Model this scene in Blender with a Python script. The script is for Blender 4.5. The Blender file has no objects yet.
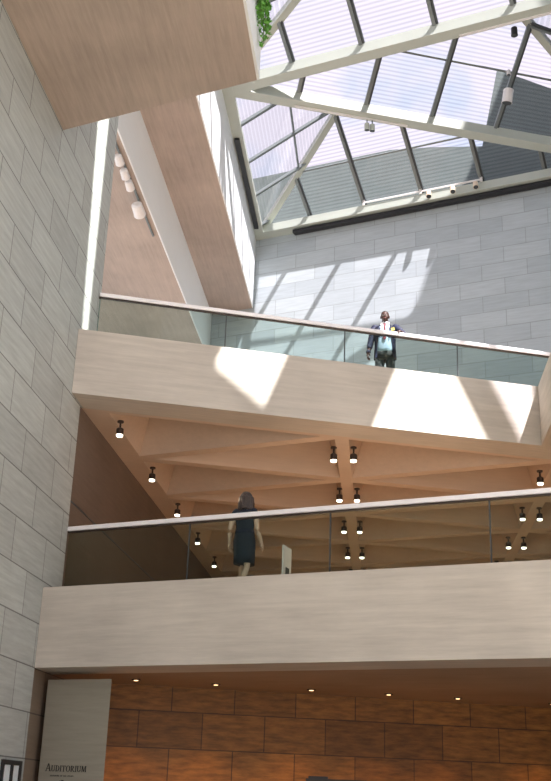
import bpy, bmesh, math, random
from mathutils import Vector as V, Matrix
random.seed(7)
S = bpy.context.scene
COL = S.collection
A0 = math.radians(19.3)
LD = V((math.cos(A0), -math.sin(A0), 0))     # direction of the lower balcony and the back wall
UD = V((math.cos(A0), math.sin(A0), 0))      # direction of the upper balcony
WD = V((0, 1, 0))                            # direction of the left wall
ZZ = V((0, 0, 1))
TAN = math.tan(A0)

# ------------------------------------------------------------------ mesh helpers
def add_poly(bm, pts, faces):
    vs = [bm.verts.new(p) for p in pts]
    for f in faces:
        try: bm.faces.new([vs[i] for i in f])
        except ValueError: pass
    return vs
def add_prism(bm, poly, z0, z1):
    n = len(poly)
    pts = [(p[0], p[1], z0) for p in poly] + [(p[0], p[1], z1) for p in poly]
    add_poly(bm, pts, [list(range(n))[::-1], list(range(n, 2*n))] + [[i, (i+1) % n, n+(i+1) % n, n+i] for i in range(n)])
def add_hull8(bm, p):     # p: 4 bottom + 4 top
    add_poly(bm, p, [[3, 2, 1, 0], [4, 5, 6, 7], [0, 1, 5, 4], [1, 2, 6, 5], [2, 3, 7, 6], [3, 0, 4, 7]])
def add_obox(bm, c, ux, uy, uz, sx, sy, sz):
    c = V(c); a = V(ux)*sx/2; b = V(uy)*sy/2; d = V(uz)*sz/2
    add_hull8(bm, [c-a-b-d, c+a-b-d, c+a+b-d, c-a+b-d, c-a-b+d, c+a-b+d, c+a+b+d, c-a+b+d])
def add_box(bm, x0, x1, y0, y1, z0, z1):
    add_obox(bm, ((x0+x1)/2, (y0+y1)/2, (z0+z1)/2), (1, 0, 0), (0, 1, 0), (0, 0, 1), x1-x0, y1-y0, z1-z0)
def frame(d, up=ZZ):
    d = V(d).normalized(); s = d.cross(up)
    if s.length < 1e-4: s = d.cross(V((1, 0, 0)))
    s.normalize(); return d, s, s.cross(d)
def add_beam(bm, a, b, w, h, up=ZZ):
    a = V(a); b = V(b); d, s, u = frame(b-a, up)
    add_obox(bm, (a+b)/2, d, s, u, (b-a).length, w, h)
def add_beam_lipped(bm, a, b, w, h, t=.06):
    a = V(a); b = V(b); d, s, u = frame(b-a); ln = (b-a).length; m = (a+b)/2
    add_obox(bm, m-u*(h/2-t/2), d, s, u, ln+.12, w, t)
    add_obox(bm, m+u*(t/2), d, s, u, ln+.12, w*.8, h-t)
def add_tube(bm, pts, rad, n=12, sq=(1, 1)):
    pts = [V(p) for p in pts]; rings = []
    for i, p in enumerate(pts):
        d = (pts[min(i+1, len(pts)-1)] - pts[max(i-1, 0)])
        d, s, u = frame(d, ZZ if abs(d.normalized().z) < .95 else V((0, 1, 0)))
        r = rad[i] if isinstance(rad, (list, tuple)) else rad
        rings.append([bm.verts.new(p + s*math.cos(6.28319*k/n)*r*sq[0] + u*math.sin(6.28319*k/n)*r*sq[1]) for k in range(n)])
    for a, b in zip(rings, rings[1:]):
        for k in range(n): bm.faces.new([a[k], a[(k+1) % n], b[(k+1) % n], b[k]])
    bm.faces.new(rings[0][::-1]); bm.faces.new(rings[-1])
def add_ball(bm, c, rx, ry=None, rz=None, seg=14):
    ry = rx if ry is None else ry; rz = rx if rz is None else rz
    r = bmesh.ops.create_uvsphere(bm, u_segments=seg, v_segments=max(6, seg*2//3), radius=1)
    for v in r['verts']: v.co = V((v.co.x*rx, v.co.y*ry, v.co.z*rz)) + V(c)
def add_limb(bm, pts, rad, n=12):
    add_tube(bm, pts, rad, n)
    for p, r in zip(pts, rad): add_ball(bm, p, r*.99, seg=12)
def add_loft(bm, rings, closed=True, cap=True):
    rr = [[bm.verts.new(p) for p in r] for r in rings]; n = len(rr[0])
    for a, b in zip(rr, rr[1:]):
        for k in range(n if closed else n-1): bm.faces.new([a[k], a[(k+1) % n], b[(k+1) % n], b[k]])
    if cap and closed: bm.faces.new(rr[0][::-1]); bm.faces.new(rr[-1])
def ell(cx, cy, z, rx, ry, n=24, a0=0, a1=6.28319, full=True):
    m = n if full else n-1
    return [V((cx+rx*math.cos(a0+(a1-a0)*k/m), cy+ry*math.sin(a0+(a1-a0)*k/m), z)) for k in range(n)]

# ------------------------------------------------------------------ object helpers
def wloc(o):
    p = V((0, 0, 0))
    while o: p = p + o.location; o = o.parent
    return p
def obj(name, bm, mat, parent=None, loc=None, smooth=False, bevel=0, xf=None):
    if xf is not None: bm.transform(xf)
    bmesh.ops.recalc_face_normals(bm, faces=bm.faces)
    off = wloc(parent) if parent else V(loc or (0, 0, 0))
    bm.transform(Matrix.Translation(-off))
    me = bpy.data.meshes.new(name); bm.to_mesh(me); bm.free()
    if smooth:
        for p in me.polygons: p.use_smooth = True
    me.materials.append(mat)
    o = bpy.data.objects.new(name, me); COL.objects.link(o)
    if parent: o.parent = parent
    else: o.location = off
    if bevel:
        b = o.modifiers.new('bevel', 'BEVEL'); b.width = bevel; b.segments = 2; b.limit_method = 'ANGLE'
    return o
def tag(o, label, cat, group=None):
    o['label'] = label; o['category'] = cat
    if group: o['group'] = group
    return o
def thing(name, label, cat, loc, group=None):
    o = bpy.data.objects.new(name, None); COL.objects.link(o); o.location = V(loc); o.empty_display_size = .2
    return tag(o, label, cat, group)
def struct(name, bm, mat, bevel=0):
    o = obj(name, bm, mat, bevel=bevel); o['kind'] = 'structure'; return o
def copy_thing(root, loc, label):
    r = root.copy(); COL.objects.link(r); r.location = V(loc); r['label'] = label
    for ch in list(root.children):
        c = ch.copy(); COL.objects.link(c); c.parent = r
        for g in list(ch.children):
            d = g.copy(); COL.objects.link(d); d.parent = c
    return r
def fused(name, bm, mat, parent, voxel=.01, xf=None, smooth_it=2):
    """one continuous skin out of overlapping limb volumes"""
    o = obj(name, bm, mat, parent, xf=xf)
    m = o.modifiers.new('r', 'REMESH'); m.mode = 'VOXEL'; m.voxel_size = voxel
    s = o.modifiers.new('s', 'SMOOTH'); s.iterations = smooth_it; s.factor = .5
    bpy.context.view_layer.update()
    me = bpy.data.meshes.new_from_object(o.evaluated_get(bpy.context.evaluated_depsgraph_get()))
    o.modifiers.clear(); old = o.data; o.data = me; bpy.data.meshes.remove(old); me.name = name
    for p in me.polygons: p.use_smooth = True
    return o

# ------------------------------------------------------------------ materials
def nt(name):
    m = bpy.data.materials.new(name); m.use_nodes = True; t = m.node_tree
    return m, t, t.nodes['Principled BSDF']
def N(t, kind, **kw):
    n = t.nodes.new(kind)
    for k, v in kw.items(): setattr(n, k, v)
    return n
def plain(name, col, rough=.5, metal=0, emit=0, bump=0, var=.06, scale=30):
    m, t, b = nt(name)
    b.inputs['Roughness'].default_value = rough; b.inputs['Metallic'].default_value = metal
    tc = N(t, 'ShaderNodeTexCoord'); no = N(t, 'ShaderNodeTexNoise'); no.inputs['Scale'].default_value = scale; no.inputs['Detail'].default_value = 4
    t.links.new(tc.outputs['Object'], no.inputs['Vector'])
    mx = N(t, 'ShaderNodeMix', data_type='RGBA')
    mx.inputs[6].default_value = tuple(c*(1-var) for c in col)+(1,); mx.inputs[7].default_value = tuple(min(1, c*(1+var)) for c in col)+(1,)
    t.links.new(no.outputs['Fac'], mx.inputs[0]); t.links.new(mx.outputs[2], b.inputs['Base Color'])
    if emit:
        t.links.new(mx.outputs[2], b.inputs['Emission Color']); b.inputs['Emission Strength'].default_value = emit
    if bump:
        bp = N(t, 'ShaderNodeBump'); bp.inputs['Strength'].default_value = bump; t.links.new(no.outputs['Fac'], bp.inputs['Height']); t.links.new(bp.outputs['Normal'], b.inputs['Normal'])
    return m
def wall_uv(t, d):
    """(distance along d, height) of the surface point"""
    g = N(t, 'ShaderNodeNewGeometry'); dt = N(t, 'ShaderNodeVectorMath', operation='DOT_PRODUCT'); dt.inputs[1].default_value = tuple(d)
    t.links.new(g.outputs['Position'], dt.inputs[0])
    sp = N(t, 'ShaderNodeSeparateXYZ'); t.links.new(g.outputs['Position'], sp.inputs[0])
    cb = N(t, 'ShaderNodeCombineXYZ'); t.links.new(dt.outputs['Value'], cb.inputs[0]); t.links.new(sp.outputs['Z'], cb.inputs[1])
    return cb
def stone(name, d, c1, c2, joint, bw=1.52, bh=.655, ou=0, oz=0, streak=.12, mort=.01, rough=.6, sc=(1.2, 14)):
    m, t, b = nt(name); uv = wall_uv(t, d)
    ad = N(t, 'ShaderNodeVectorMath', operation='ADD'); ad.inputs[1].default_value = (ou, oz, 0); t.links.new(uv.outputs[0], ad.inputs[0])
    br = N(t, 'ShaderNodeTexBrick'); br.offset = .5; br.inputs['Scale'].default_value = 1; br.inputs['Brick Width'].default_value = bw; br.inputs['Row Height'].default_value = bh
    br.inputs['Mortar Size'].default_value = mort; br.inputs['Mortar Smooth'].default_value = .1; br.inputs['Bias'].default_value = 0
    br.inputs['Color1'].default_value = c1+(1,); br.inputs['Color2'].default_value = c2+(1,); br.inputs['Mortar'].default_value = joint+(1,)
    t.links.new(ad.outputs[0], br.inputs['Vector'])
    ms = N(t, 'ShaderNodeVectorMath', operation='MULTIPLY'); ms.inputs[1].default_value = (sc[0], sc[1], 1); t.links.new(uv.outputs[0], ms.inputs[0])
    no = N(t, 'ShaderNodeTexNoise'); no.inputs['Scale'].default_value = 1; no.inputs['Detail'].default_value = 6; no.inputs['Roughness'].default_value = .65; t.links.new(ms.outputs[0], no.inputs['Vector'])
    mr = N(t, 'ShaderNodeMapRange'); mr.inputs['From Min'].default_value = .25; mr.inputs['From Max'].default_value = .75; mr.inputs['To Min'].default_value = 1-streak; mr.inputs['To Max'].default_value = 1+streak; t.links.new(no.outputs['Fac'], mr.inputs['Value'])
    mu = N(t, 'ShaderNodeVectorMath', operation='MULTIPLY'); t.links.new(br.outputs['Color'], mu.inputs[0]); t.links.new(mr.outputs[0], mu.inputs[1])
    t.links.new(mu.outputs[0], b.inputs['Base Color']); b.inputs['Roughness'].default_value = rough
    bp = N(t, 'ShaderNodeBump'); bp.inputs['Strength'].default_value = .25; bp.inputs['Distance'].default_value = .02
    iv = N(t, 'ShaderNodeMath', operation='SUBTRACT'); iv.inputs[0].default_value = 1; t.links.new(br.outputs['Fac'], iv.inputs[1])
    t.links.new(iv.outputs[0], bp.inputs['Height']); t.links.new(bp.outputs['Normal'], b.inputs['Normal'])
    return m
def concrete(name, d, col, streak=.22, across=False):
    """board-marked concrete: fine grain running along d, a little blotching"""
    m, t, b = nt(name); g = N(t, 'ShaderNodeNewGeometry')
    pd = V((-d[1], d[0], 0)) if True else d
    def dot(v):
        n = N(t, 'ShaderNodeVectorMath', operation='DOT_PRODUCT'); n.inputs[1].default_value = tuple(v); t.links.new(g.outputs['Position'], n.inputs[0]); return n
    cb = N(t, 'ShaderNodeCombineXYZ')
    for i, (v, s) in enumerate(((d, .9), (pd, 13), (ZZ, 13))):
        n = dot(V(v)*s); t.links.new(n.outputs['Value'], cb.inputs[i])
    n1 = N(t, 'ShaderNodeTexNoise'); n1.inputs['Scale'].default_value = 1; n1.inputs['Detail'].default_value = 5; n1.inputs['Roughness'].default_value = .7; t.links.new(cb.outputs[0], n1.inputs['Vector'])
    n2 = N(t, 'ShaderNodeTexNoise'); n2.inputs['Scale'].default_value = .7; n2.inputs['Detail'].default_value = 5; t.links.new(g.outputs['Position'], n2.inputs['Vector'])
    ad = N(t, 'ShaderNodeMath', operation='ADD'); t.links.new(n1.outputs['Fac'], ad.inputs[0]); t.links.new(n2.outputs['Fac'], ad.inputs[1])
    mr = N(t, 'ShaderNodeMapRange'); mr.inputs['From Min'].default_value = .6; mr.inputs['From Max'].default_value = 1.4; mr.inputs['To Min'].default_value = 1-streak; mr.inputs['To Max'].default_value = 1+streak; t.links.new(ad.outputs[0], mr.inputs['Value'])
    mu = N(t, 'ShaderNodeVectorMath', operation='MULTIPLY'); mu.inputs[0].default_value = col; t.links.new(mr.outputs[0], mu.inputs[1])
    t.links.new(mu.outputs[0], b.inputs['Base Color']); b.inputs['Roughness'].default_value = .75
    bp = N(t, 'ShaderNodeBump'); bp.inputs['Strength'].default_value = .15; bp.inputs['Distance'].default_value = .02; t.links.new(n1.outputs['Fac'], bp.inputs['Height']); t.links.new(bp.outputs['Normal'], b.inputs['Normal'])
    return m
def glass(name, col, gloss=.08, stripe=None, rough=.02):
    m, t, b = nt(name); t.nodes.remove(b); out = t.nodes['Material Output']
    tr = N(t, 'ShaderNodeBsdfTransparent'); gl = N(t, 'ShaderNodeBsdfGlossy'); gl.inputs['Roughness'].default_value = rough
    tr.inputs['Color'].default_value = col+(1,)
    lw = N(t, 'ShaderNodeLayerWeight'); lw.inputs['Blend'].default_value = .25
    ml = N(t, 'ShaderNodeMath', operation='MULTIPLY'); ml.inputs[1].default_value = .5; t.links.new(lw.outputs['Fresnel'], ml.inputs[0])
    a2 = N(t, 'ShaderNodeMath', operation='MINIMUM'); a2.inputs[1].default_value = gloss*3; t.links.new(ml.outputs[0], a2.inputs[0])
    mx = N(t, 'ShaderNodeMixShader'); t.links.new(a2.outputs[0], mx.inputs[0]); t.links.new(tr.outputs[0], mx.inputs[1]); t.links.new(gl.outputs[0], mx.inputs[2])
    if stripe:      # sun-louvre tubes inside the double glazing, level lines
        g = N(t, 'ShaderNodeNewGeometry'); sp = N(t, 'ShaderNodeSeparateXYZ'); t.links.new(g.outputs['Position'], sp.inputs[0])
        mm = N(t, 'ShaderNodeMath', operation='MULTIPLY'); mm.inputs[1].default_value = 6.28319/stripe; t.links.new(sp.outputs['Z'], mm.inputs[0])
        sn = N(t, 'ShaderNodeMath', operation='SINE'); t.links.new(mm.outputs[0], sn.inputs[0])
        gt = N(t, 'ShaderNodeMapRange'); gt.inputs['From Min'].default_value = .1; gt.inputs['From Max'].default_value = .9; t.links.new(sn.outputs[0], gt.inputs['Value'])
        cm = N(t, 'ShaderNodeMix', data_type='RGBA'); cm.inputs[6].default_value = col+(1,); cm.inputs[7].default_value = tuple(c*.86 for c in col)+(1,)
        t.links.new(gt.outputs[0], cm.inputs[0]); t.links.new(cm.outputs[2], tr.inputs['Color'])
    t.links.new(mx.outputs[0], out.inputs['Surface'])
    return m

M = {}
MAR1, MAR2, MJ = (.49, .53, .505), (.42, .45, .43), (.17, .17, .165)
M['marble_w'] = stone('marble left wall', WD, MAR1, MAR2, MJ, oz=-.037+.0, ou=.3, streak=.2)
M['marble_l'] = stone('marble back wall', LD, (.46, .515, .535), (.385, .435, .46), (.31, .345, .36), bh=.578, ou=.2, mort=.012)  # bluish light from the skylight is tinted into this marble
M['pier'] = stone('marble pier', LD, (.31, .29, .235), (.31, .29, .235), (.3, .28, .23), bw=9, bh=9, ou=40.3, oz=20.3)  # shade under the balcony is painted into this darker stone colour
M['auditorium'] = stone('warm travertine', UD, (.29, .125, .026), (.17, .072, .016), (.08, .035, .01), bw=1.1, bh=.6, streak=.62, ou=.4, oz=.1, sc=(2.6, 13))
CC = (.545, .505, .45)
M['conc_u'] = concrete('board marked concrete u', UD, CC)
M['conc_l'] = concrete('board marked concrete l', LD, CC)
M['conc_w'] = concrete('board marked concrete w', WD, (.45, .375, .32))
M['conc_ceiling'] = concrete('coffer concrete', UD, (.60, .475, .375), streak=.10)
M['conc_shade_tone'] = concrete('gallery side wall', WD, (.16, .115, .085), streak=.2)  # gallery shade painted in as a darker concrete colour
M['pale_lit'] = concrete('pale fascia', WD, (.86, .90, .90), streak=.03)  # skylight on the slab edges painted as paler concrete; planter shares it
M['floor'] = stone('pink floor', WD, (.47, .45, .40), (.44, .42, .37), (.35, .3, .25))
M['gallery_floor'] = plain('gallery floor', (.50, .38, .28), .4)
M['steel'] = plain('skylight steel', (.47, .51, .45), .45, 0, var=.05, scale=3)
M['mullion'] = plain('mullion', (.20, .23, .23), .4, .3)
M['mull_dark'] = plain('dark gasket', (.05, .06, .065), .5)
M['rail'] = plain('brushed rail', (.93, .92, .95), .35, .1, var=.03)
M['glass_rail'] = glass('railing glass', (.80, .87, .845), .10)
M['glass_sky'] = glass('louvred glass', (.785, .765, .80), .05, stripe=.075)
M['attic'] = plain('grey green cladding', (.12, .15, .14), .7, scale=2, var=.15)
M['black'] = plain('black metal', (.012, .012, .013), .45)
M['white'] = plain('white enamel', (.80, .78, .76), .4)
M['bronze'] = plain('dark bronze', (.05, .035, .03), .4, .3)
M['lens'] = plain('lamp lens', (1.0, .88, .70), .3, emit=3.2, var=.01)
M['warm_lens'] = plain('warm lamp lens', (1.0, .62, .30), .3, emit=2, var=.01)
M['letter'] = plain('black lettering', (.012, .011, .010), .5)
M['paper'] = plain('notice paper', (.82, .90, .93), .6, var=.05)
M['leaf'] = plain('ivy leaf', (.10, .30, .035), .5, var=.35, scale=25)
M['stem'] = plain('ivy stem', (.10, .12, .04), .7)
M['skin_dark'] = plain('dark skin', (.060, .024, .014), .45, var=.08)
M['skin_light'] = plain('light skin', (.80, .53, .40), .5, var=.05)
M['suit'] = plain('navy suit', (.012, .018, .05), .7, var=.15)
M['trouser'] = plain('charcoal trousers', (.045, .05, .05), .8, var=.15)
M['shirt'] = plain('pale blue shirt', (.42, .56, .68), .7)
M['shirt_white'] = plain('white collar', (.85, .85, .86), .7)
M['tie'] = plain('red tie', (.14, .012, .022), .6, var=.3)
M['dress'] = plain('navy dress', (.014, .022, .040), .75, var=.25)
M['hair'] = plain('brown grey hair', (.05, .036, .032), .45, var=.6, scale=40)
M['hair_black'] = plain('cropped black hair', (.012, .010, .010), .8)
M['shoe'] = plain('black leather', (.012, .012, .012), .35)
M['eye'] = plain('eye', (.75, .72, .68), .3)
M['lip'] = plain('lips', (.20, .06, .05), .5)
M['yellow'] = plain('yellow paper', (.75, .62, .12), .6)

SUN_EL, SUN_AZ = math.radians(60), math.radians(38)      # sun behind the viewer, to the right
# ------------------------------------------------------------------ the setting
XL = -5.27                                    # face of the left wall
def uf(x, off=0): return 16.92 + TAN*(x-XL) + off/math.cos(A0)     # front line of the upper balcony (off = set back)
def lf(x, off=0): return 16.50 - TAN*(x-XL) + off/math.cos(A0)     # front line of the lower balcony
P2 = V((-4.554, 35.84, 21.27)); P1 = P2 - WD*9.14; SL = 13.79
P3 = P1 + UD*SL; P0 = P1 - WD*9.14; Q = P1 + LD*SL
def bw(x, off=0): return P2.y - TAN*(x-P2.x) + off/math.cos(A0)    # face line of the back wall

bm = bmesh.new(); add_box(bm, -22, 26, -22, 40, -.3, 0); struct('floor', bm, M['floor'])
bm = bmesh.new()
add_box(bm, -6.2, XL, -14, 16.52, 0, 3.31); add_box(bm, -6.2, XL, -14, 17.50, 3.31, 7.93); add_box(bm, -6.2, XL, -14, 18.12, 7.93, 21.1)
struct('wall_left', bm, M['marble_w'])
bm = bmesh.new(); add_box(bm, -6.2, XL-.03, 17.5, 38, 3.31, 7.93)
struct('wall_left_far', bm, M['conc_shade_tone'])
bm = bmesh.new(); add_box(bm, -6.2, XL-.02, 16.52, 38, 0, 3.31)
struct('wall_left_under', bm, stone('marble with painted shade', WD, (.24, .18, .13), (.21, .16, .115), (.08, .06, .05), oz=-.037, ou=.3))  # left wall stone again, the under-balcony shade painted in as brown
bm = bmesh.new(); add_beam(bm, (XL-.03, 17.6, 6.21), (XL-.03, 30, 6.21), .012, .03)
struct('trim_1', bm, M['mull_dark'])
bm = bmesh.new(); add_prism(bm, [(-16, bw(-16)), (8.7, bw(8.7)), (8.7, bw(8.7, 1)), (-16, bw(-16, 1))], 7.0, 21.30)
struct('wall_back', bm, M['marble_l'])
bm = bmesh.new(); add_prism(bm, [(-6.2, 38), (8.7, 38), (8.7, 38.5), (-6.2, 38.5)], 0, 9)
struct('wall_back_gallery', bm, M['conc_shade_tone'])
def aw(x, off=0): return 20.5 + TAN*(x-.5) + off/math.cos(A0)
bm = bmesh.new(); add_prism(bm, [(-5.3, aw(-5.3)), (8.7, aw(8.7)), (8.7, aw(8.7, .5)), (-5.3, aw(-5.3, .5))], 0, 3.31)
struct('wall_auditorium', bm, M['auditorium'])
bm = bmesh.new(); add_box(bm, 8.8, 9.6, 13.5, 17.5, 0, 21.3); add_box(bm, 8.8, 9.6, 17.5, 29.5, 0, 39); add_box(bm, 8.8, 9.6, 29.5, 38, 0, 21.3)  # right wall; its tall middle part is added to cut off the sun
struct('wall_right_sunblock', bm, M['marble_w'])
# added unseen roof round the skylight: blocks sun, openings shaped for the sun patches
rl = lambda x: 17.40 - TAN*(x+4.554)
bm = bmesh.new()
def roof(*p): add_prism(bm, p, 21.30, 21.60)
roof((-9, -3), (26, -3), (26, 11.4), (-9, 11.4))
roof((-9, 11.4), (-2.95, 11.4), (-2.95, rl(-2.95)), (-9, rl(-2.95)))
dx, dy = math.sin(SUN_AZ), -math.cos(SUN_AZ)
def slot(x, o): return 17.05 + o + (x-XL)*dy/dx
roof((-2.95, 11.4), (-.75, 11.4), (-.75, slot(-.75, -.42)), (-2.95, slot(-2.95, -.42)))
roof((-2.95, slot(-2.95, .42)), (-.75, slot(-.75, .42)), (-.75, rl(-.75)), (-2.95, rl(-2.95)))
roof((-.75, 11.4), (1.5, 11.4), (1.5, rl(1.5)), (-.75, rl(-.75)))
roof((1.5, 11.4), (2.7, 11.4), (2.7, 11.9), (1.5, 11.9)); roof((1.5, 12.7), (2.7, 12.7), (2.7, rl(2.7)), (1.5, rl(1.5)))
roof((2.7, 11.4), (4.6, 11.4), (4.6, rl(4.6)), (2.7, rl(2.7)))
roof((8.47, 11.4), (26, 11.4), (26, 38), (8.47, 38))
struct('ceiling_sun_mask', bm, M['conc_w'])

# roof slabs beside the skylight, stepped up towards it
bm = bmesh.new(); add_prism(bm, [(-15, 18.5), (-6.35, 18.5), (-6.35, bw(-6.35)), (-15, bw(-15))], 16.5, 18.33)
o = struct('ceiling_low', bm, M['conc_w'])
bm = bmesh.new(); add_prism(bm, [(-6.35, 18.5), (-6.31, 18.5), (-6.31, bw(-6.31)), (-6.35, bw(-6.35))], 16.5, 18.33)
struct('trim_2', bm, M['pale_lit'])
bm = bmesh.new(); add_prism(bm, [(-9, 10), (-4.74, 10), (-4.74, bw(-4.74)), (-9, bw(-9))], 18.33, 21.1)
struct('ceiling_high', bm, M['conc_w'])
bm = bmesh.new(); add_prism(bm, [(-4.74, 10), (-4.70, 10), (-4.70, bw(-4.70)), (-4.74, bw(-4.74))], 18.33, 21.1)
struct('trim_3', bm, M['pale_lit'])

# coffered ceiling under the upper gallery: triangular lattice of recesses
PX, PY, ZC, DEP = 4.24, 2.97, 7.93, .78
bm = bmesh.new()
def inset(tri, d):
    c = (tri[0]+tri[1]+tri[2])/3; out = []
    for i in range(3):
        p, a, b = tri[i], tri[i-1], tri[(i+1) % 3]
        e1 = (a-p).normalized(); e2 = (b-p).normalized()
        s = math.sin(e1.angle(e2)); out.append(p + (e1+e2)*d/s)
    return out
def coffer(tri):
    i1 = inset(tri, .13); i2 = inset(tri, .36)
    pts = [V((p.x, p.y, ZC)) for p in tri] + [V((p.x, p.y, ZC)) for p in i1] + [V((p.x, p.y, ZC+DEP)) for p in i2]
    f = [[6, 7, 8]]
    for k in range(3):
        m = (k+1) % 3; f += [[k, m, 3+m, 3+k], [3+k, 3+m, 6+m, 6+k]]
    add_poly(bm, pts, f)
for j in range(0, 3):
    for k in range(-7 if j == 2 else 0, 7):
        xl = -5.0 + PX*j; yl = 17.80 + PY*k + PY/2*j
        L0 = V((xl, yl, 0)); L1 = V((xl, yl+PY, 0)); R0 = V((xl+PX, yl+PY/2, 0)); R1 = V((xl+PX, yl+PY*1.5, 0))
        coffer([L0, L1, R0]); coffer([R0, R1, L1])
add_poly(bm, [V((-5.3, 17.7, ZC)), V((-5.0, 17.8, ZC)), V((-5.0, 38, ZC)), V((-5.3, 38, ZC))], [[0, 1, 2, 3]])
bmesh.ops.remove_doubles(bm, verts=bm.verts, dist=.001)
struct('ceiling_coffered', bm, M['conc_ceiling'])
bm = bmesh.new()
add_prism(bm, [(-5.3, uf(-5.3, .75)), (3.4, uf(3.4, .75)), (3.4, 4), (8.7, 4), (8.7, bw(8.7)), (-5.3, bw(-5.3))], 8.80, 9.10)
struct('floor_upper_gallery', bm, M['gallery_floor'])

# ------------------------------------------------------------------ balconies
up = thing('upper_balcony', 'upper pale concrete balcony in the middle, sunlit at its right end, below the man', 'balcony', (-1, 18.4, 7.93))
bm = bmesh.new()
add_prism(bm, [(XL+.004, uf(XL)), (2.97, uf(2.97)), (3.48, uf(3.48, .74)), (XL+.004, uf(XL+.004, .74))], 7.93, 9.12)
obj('front_parapet', bm, M['conc_u'], up)
bm = bmesh.new(); add_prism(bm, [(2.97, 4), (3.48, 4), (3.48, uf(3.48, .74)), (2.97, uf(2.97))], 7.93, 9.12)
obj('side_parapet', bm, concrete('board marked concrete side', WD, CC), up)
low = thing('lower_balcony', 'lower beige concrete balcony across the bottom, below the woman', 'balcony', (0, 18, 3.31))
bm = bmesh.new(); add_prism(bm, [(XL+.004, lf(XL)), (8.7, lf(8.7)), (8.7, lf(8.7, .9)), (XL+.004, lf(XL+.004, .9))], 3.31, 4.53)
obj('front_parapet', bm, M['conc_l'], low)
bm = bmesh.new(); add_prism(bm, [(XL+.004, lf(XL+.004, .9)), (8.7, lf(8.7, .9)), (8.7, 37.95), (XL+.02, 37.95)], 3.31, 4.53)
obj('floor_slab', bm, concrete('gallery slab', LD, (.33, .24, .175)), low)  # balcony concrete again, colour darkened to stand for the shade underneath
bm = bmesh.new()
ov = thing('overhead_balcony', 'brown concrete underside of the balcony overhead at top left', 'balcony', (-3.5, 8, 11.85))
ye = lambda x: 14.95 - TAN*(x-XL)
add_prism(bm, [(XL+.004, -6), (-1.90, -6), (-1.90, ye(-1.90)), (XL+.004, ye(XL))], 11.85, 13.10)
obj('slab', bm, M['conc_w'], ov)
bm = bmesh.new(); add_prism(bm, [(-1.90, -6), (-1.86, -6), (-1.86, ye(-1.86)), (-1.90, ye(-1.90))], 11.85, 13.10)
obj('side_fascia', bm, M['pale_lit'], ov)['label'] = 'pale side face'

# ------------------------------------------------------------------ glass railings
def railing(label, fl, d, ztop, zbase, xs, x1, zr=1.17):
    r = thing('glass_railing', label, 'railing', (0, fl(0, 1.0), zbase))
    a = V((XL+.01, fl(XL+.01, 1.0), 0)); b = V((x1, fl(x1, 1.0), 0))
    bm = bmesh.new(); add_beam(bm, a+ZZ*(zbase+zr), b+ZZ*(zbase+zr), .12, .075); obj('handrail', bm, M['rail'], r, bevel=.012)
    bm = bmesh.new(); add_beam(bm, a+ZZ*(zbase+zr-.045), b+ZZ*(zbase+zr-.045), .05, .035); obj('rail_channel', bm, M['bronze'], r)
    bm = bmesh.new(); add_beam(bm, a+ZZ*(zbase+.03), b+ZZ*(zbase+.03), .06, .06); obj('base_channel', bm, M['steel'], r)
    e = [XL+.01] + xs + [x1]
    for p, q in zip(e, e[1:]):
        c = d*.007; bm = bmesh.new()
        add_beam(bm, V((p, fl(p, 1.0), zbase+.06+(zr-.12)/2))+c, V((q, fl(q, 1.0), zbase+.06+(zr-.12)/2))-c, .014, zr-.12)
        obj('glass_panel', bm, M['glass_rail'], r)
    for p in xs:
        bm = bmesh.new(); add_beam(bm, V((p, fl(p, 1.0), zbase+.06)), V((p, fl(p, 1.0), zbase+zr-.06)), .016, .020, up=d)
        obj('panel_joint', bm, M['mull_dark'], r)
    return r
ru = railing('greenish glass railing with thin metal handrail on the upper balcony, in front of the man', uf, UD, 0, 9.10, [-2.97, -.73, 1.50], 3.95)
railing('dark-looking glass railing with white handrail on the lower balcony, in front of the woman', lf, LD, 0, 4.53, [-3.06, -.78, 1.51, 3.79, 6.07], 8.4)

# ------------------------------------------------------------------ skylight
sky = thing('skylight', 'steel framed glass skylight of triangular pyramids over the hall', 'skylight', (2, 27, 21.27))
NB = V((-math.sin(A0), -math.cos(A0), 0))      # away from the back wall
nodes = {'P2': P2, 'P1': P1, 'P3': P3, 'P0': P0, 'Q': Q, 'Q0': Q-WD*9.14, 'Pm': P0-WD*9.14, 'Qm': Q-WD*18.28, 'Pn': P0-WD*18.28}
hb = .32
for a, b, nm in (('P1', 'P2', 'side_curb'), ('P2', 'P3', 'back_curb'), ('P1', 'P3', 'beam'), ('P1', 'Q', 'beam'), ('P0', 'P1', 'side_curb'), ('P0', 'Q', 'beam'),
                 ('Q', 'P3', 'beam'), ('P0', 'Q0', 'beam'), ('Q0', 'Q', 'beam')):
    bm = bmesh.new(); w = .40 if nm == 'beam' else .36; a, b = nodes[a], nodes[b]
    if nm == 'back_curb': a = a + NB*.16; b = b + NB*.16; w = .66
    hb += .012; add_beam_lipped(bm, a, b, w, hb); obj(nm, bm, M['steel'], sky)
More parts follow.
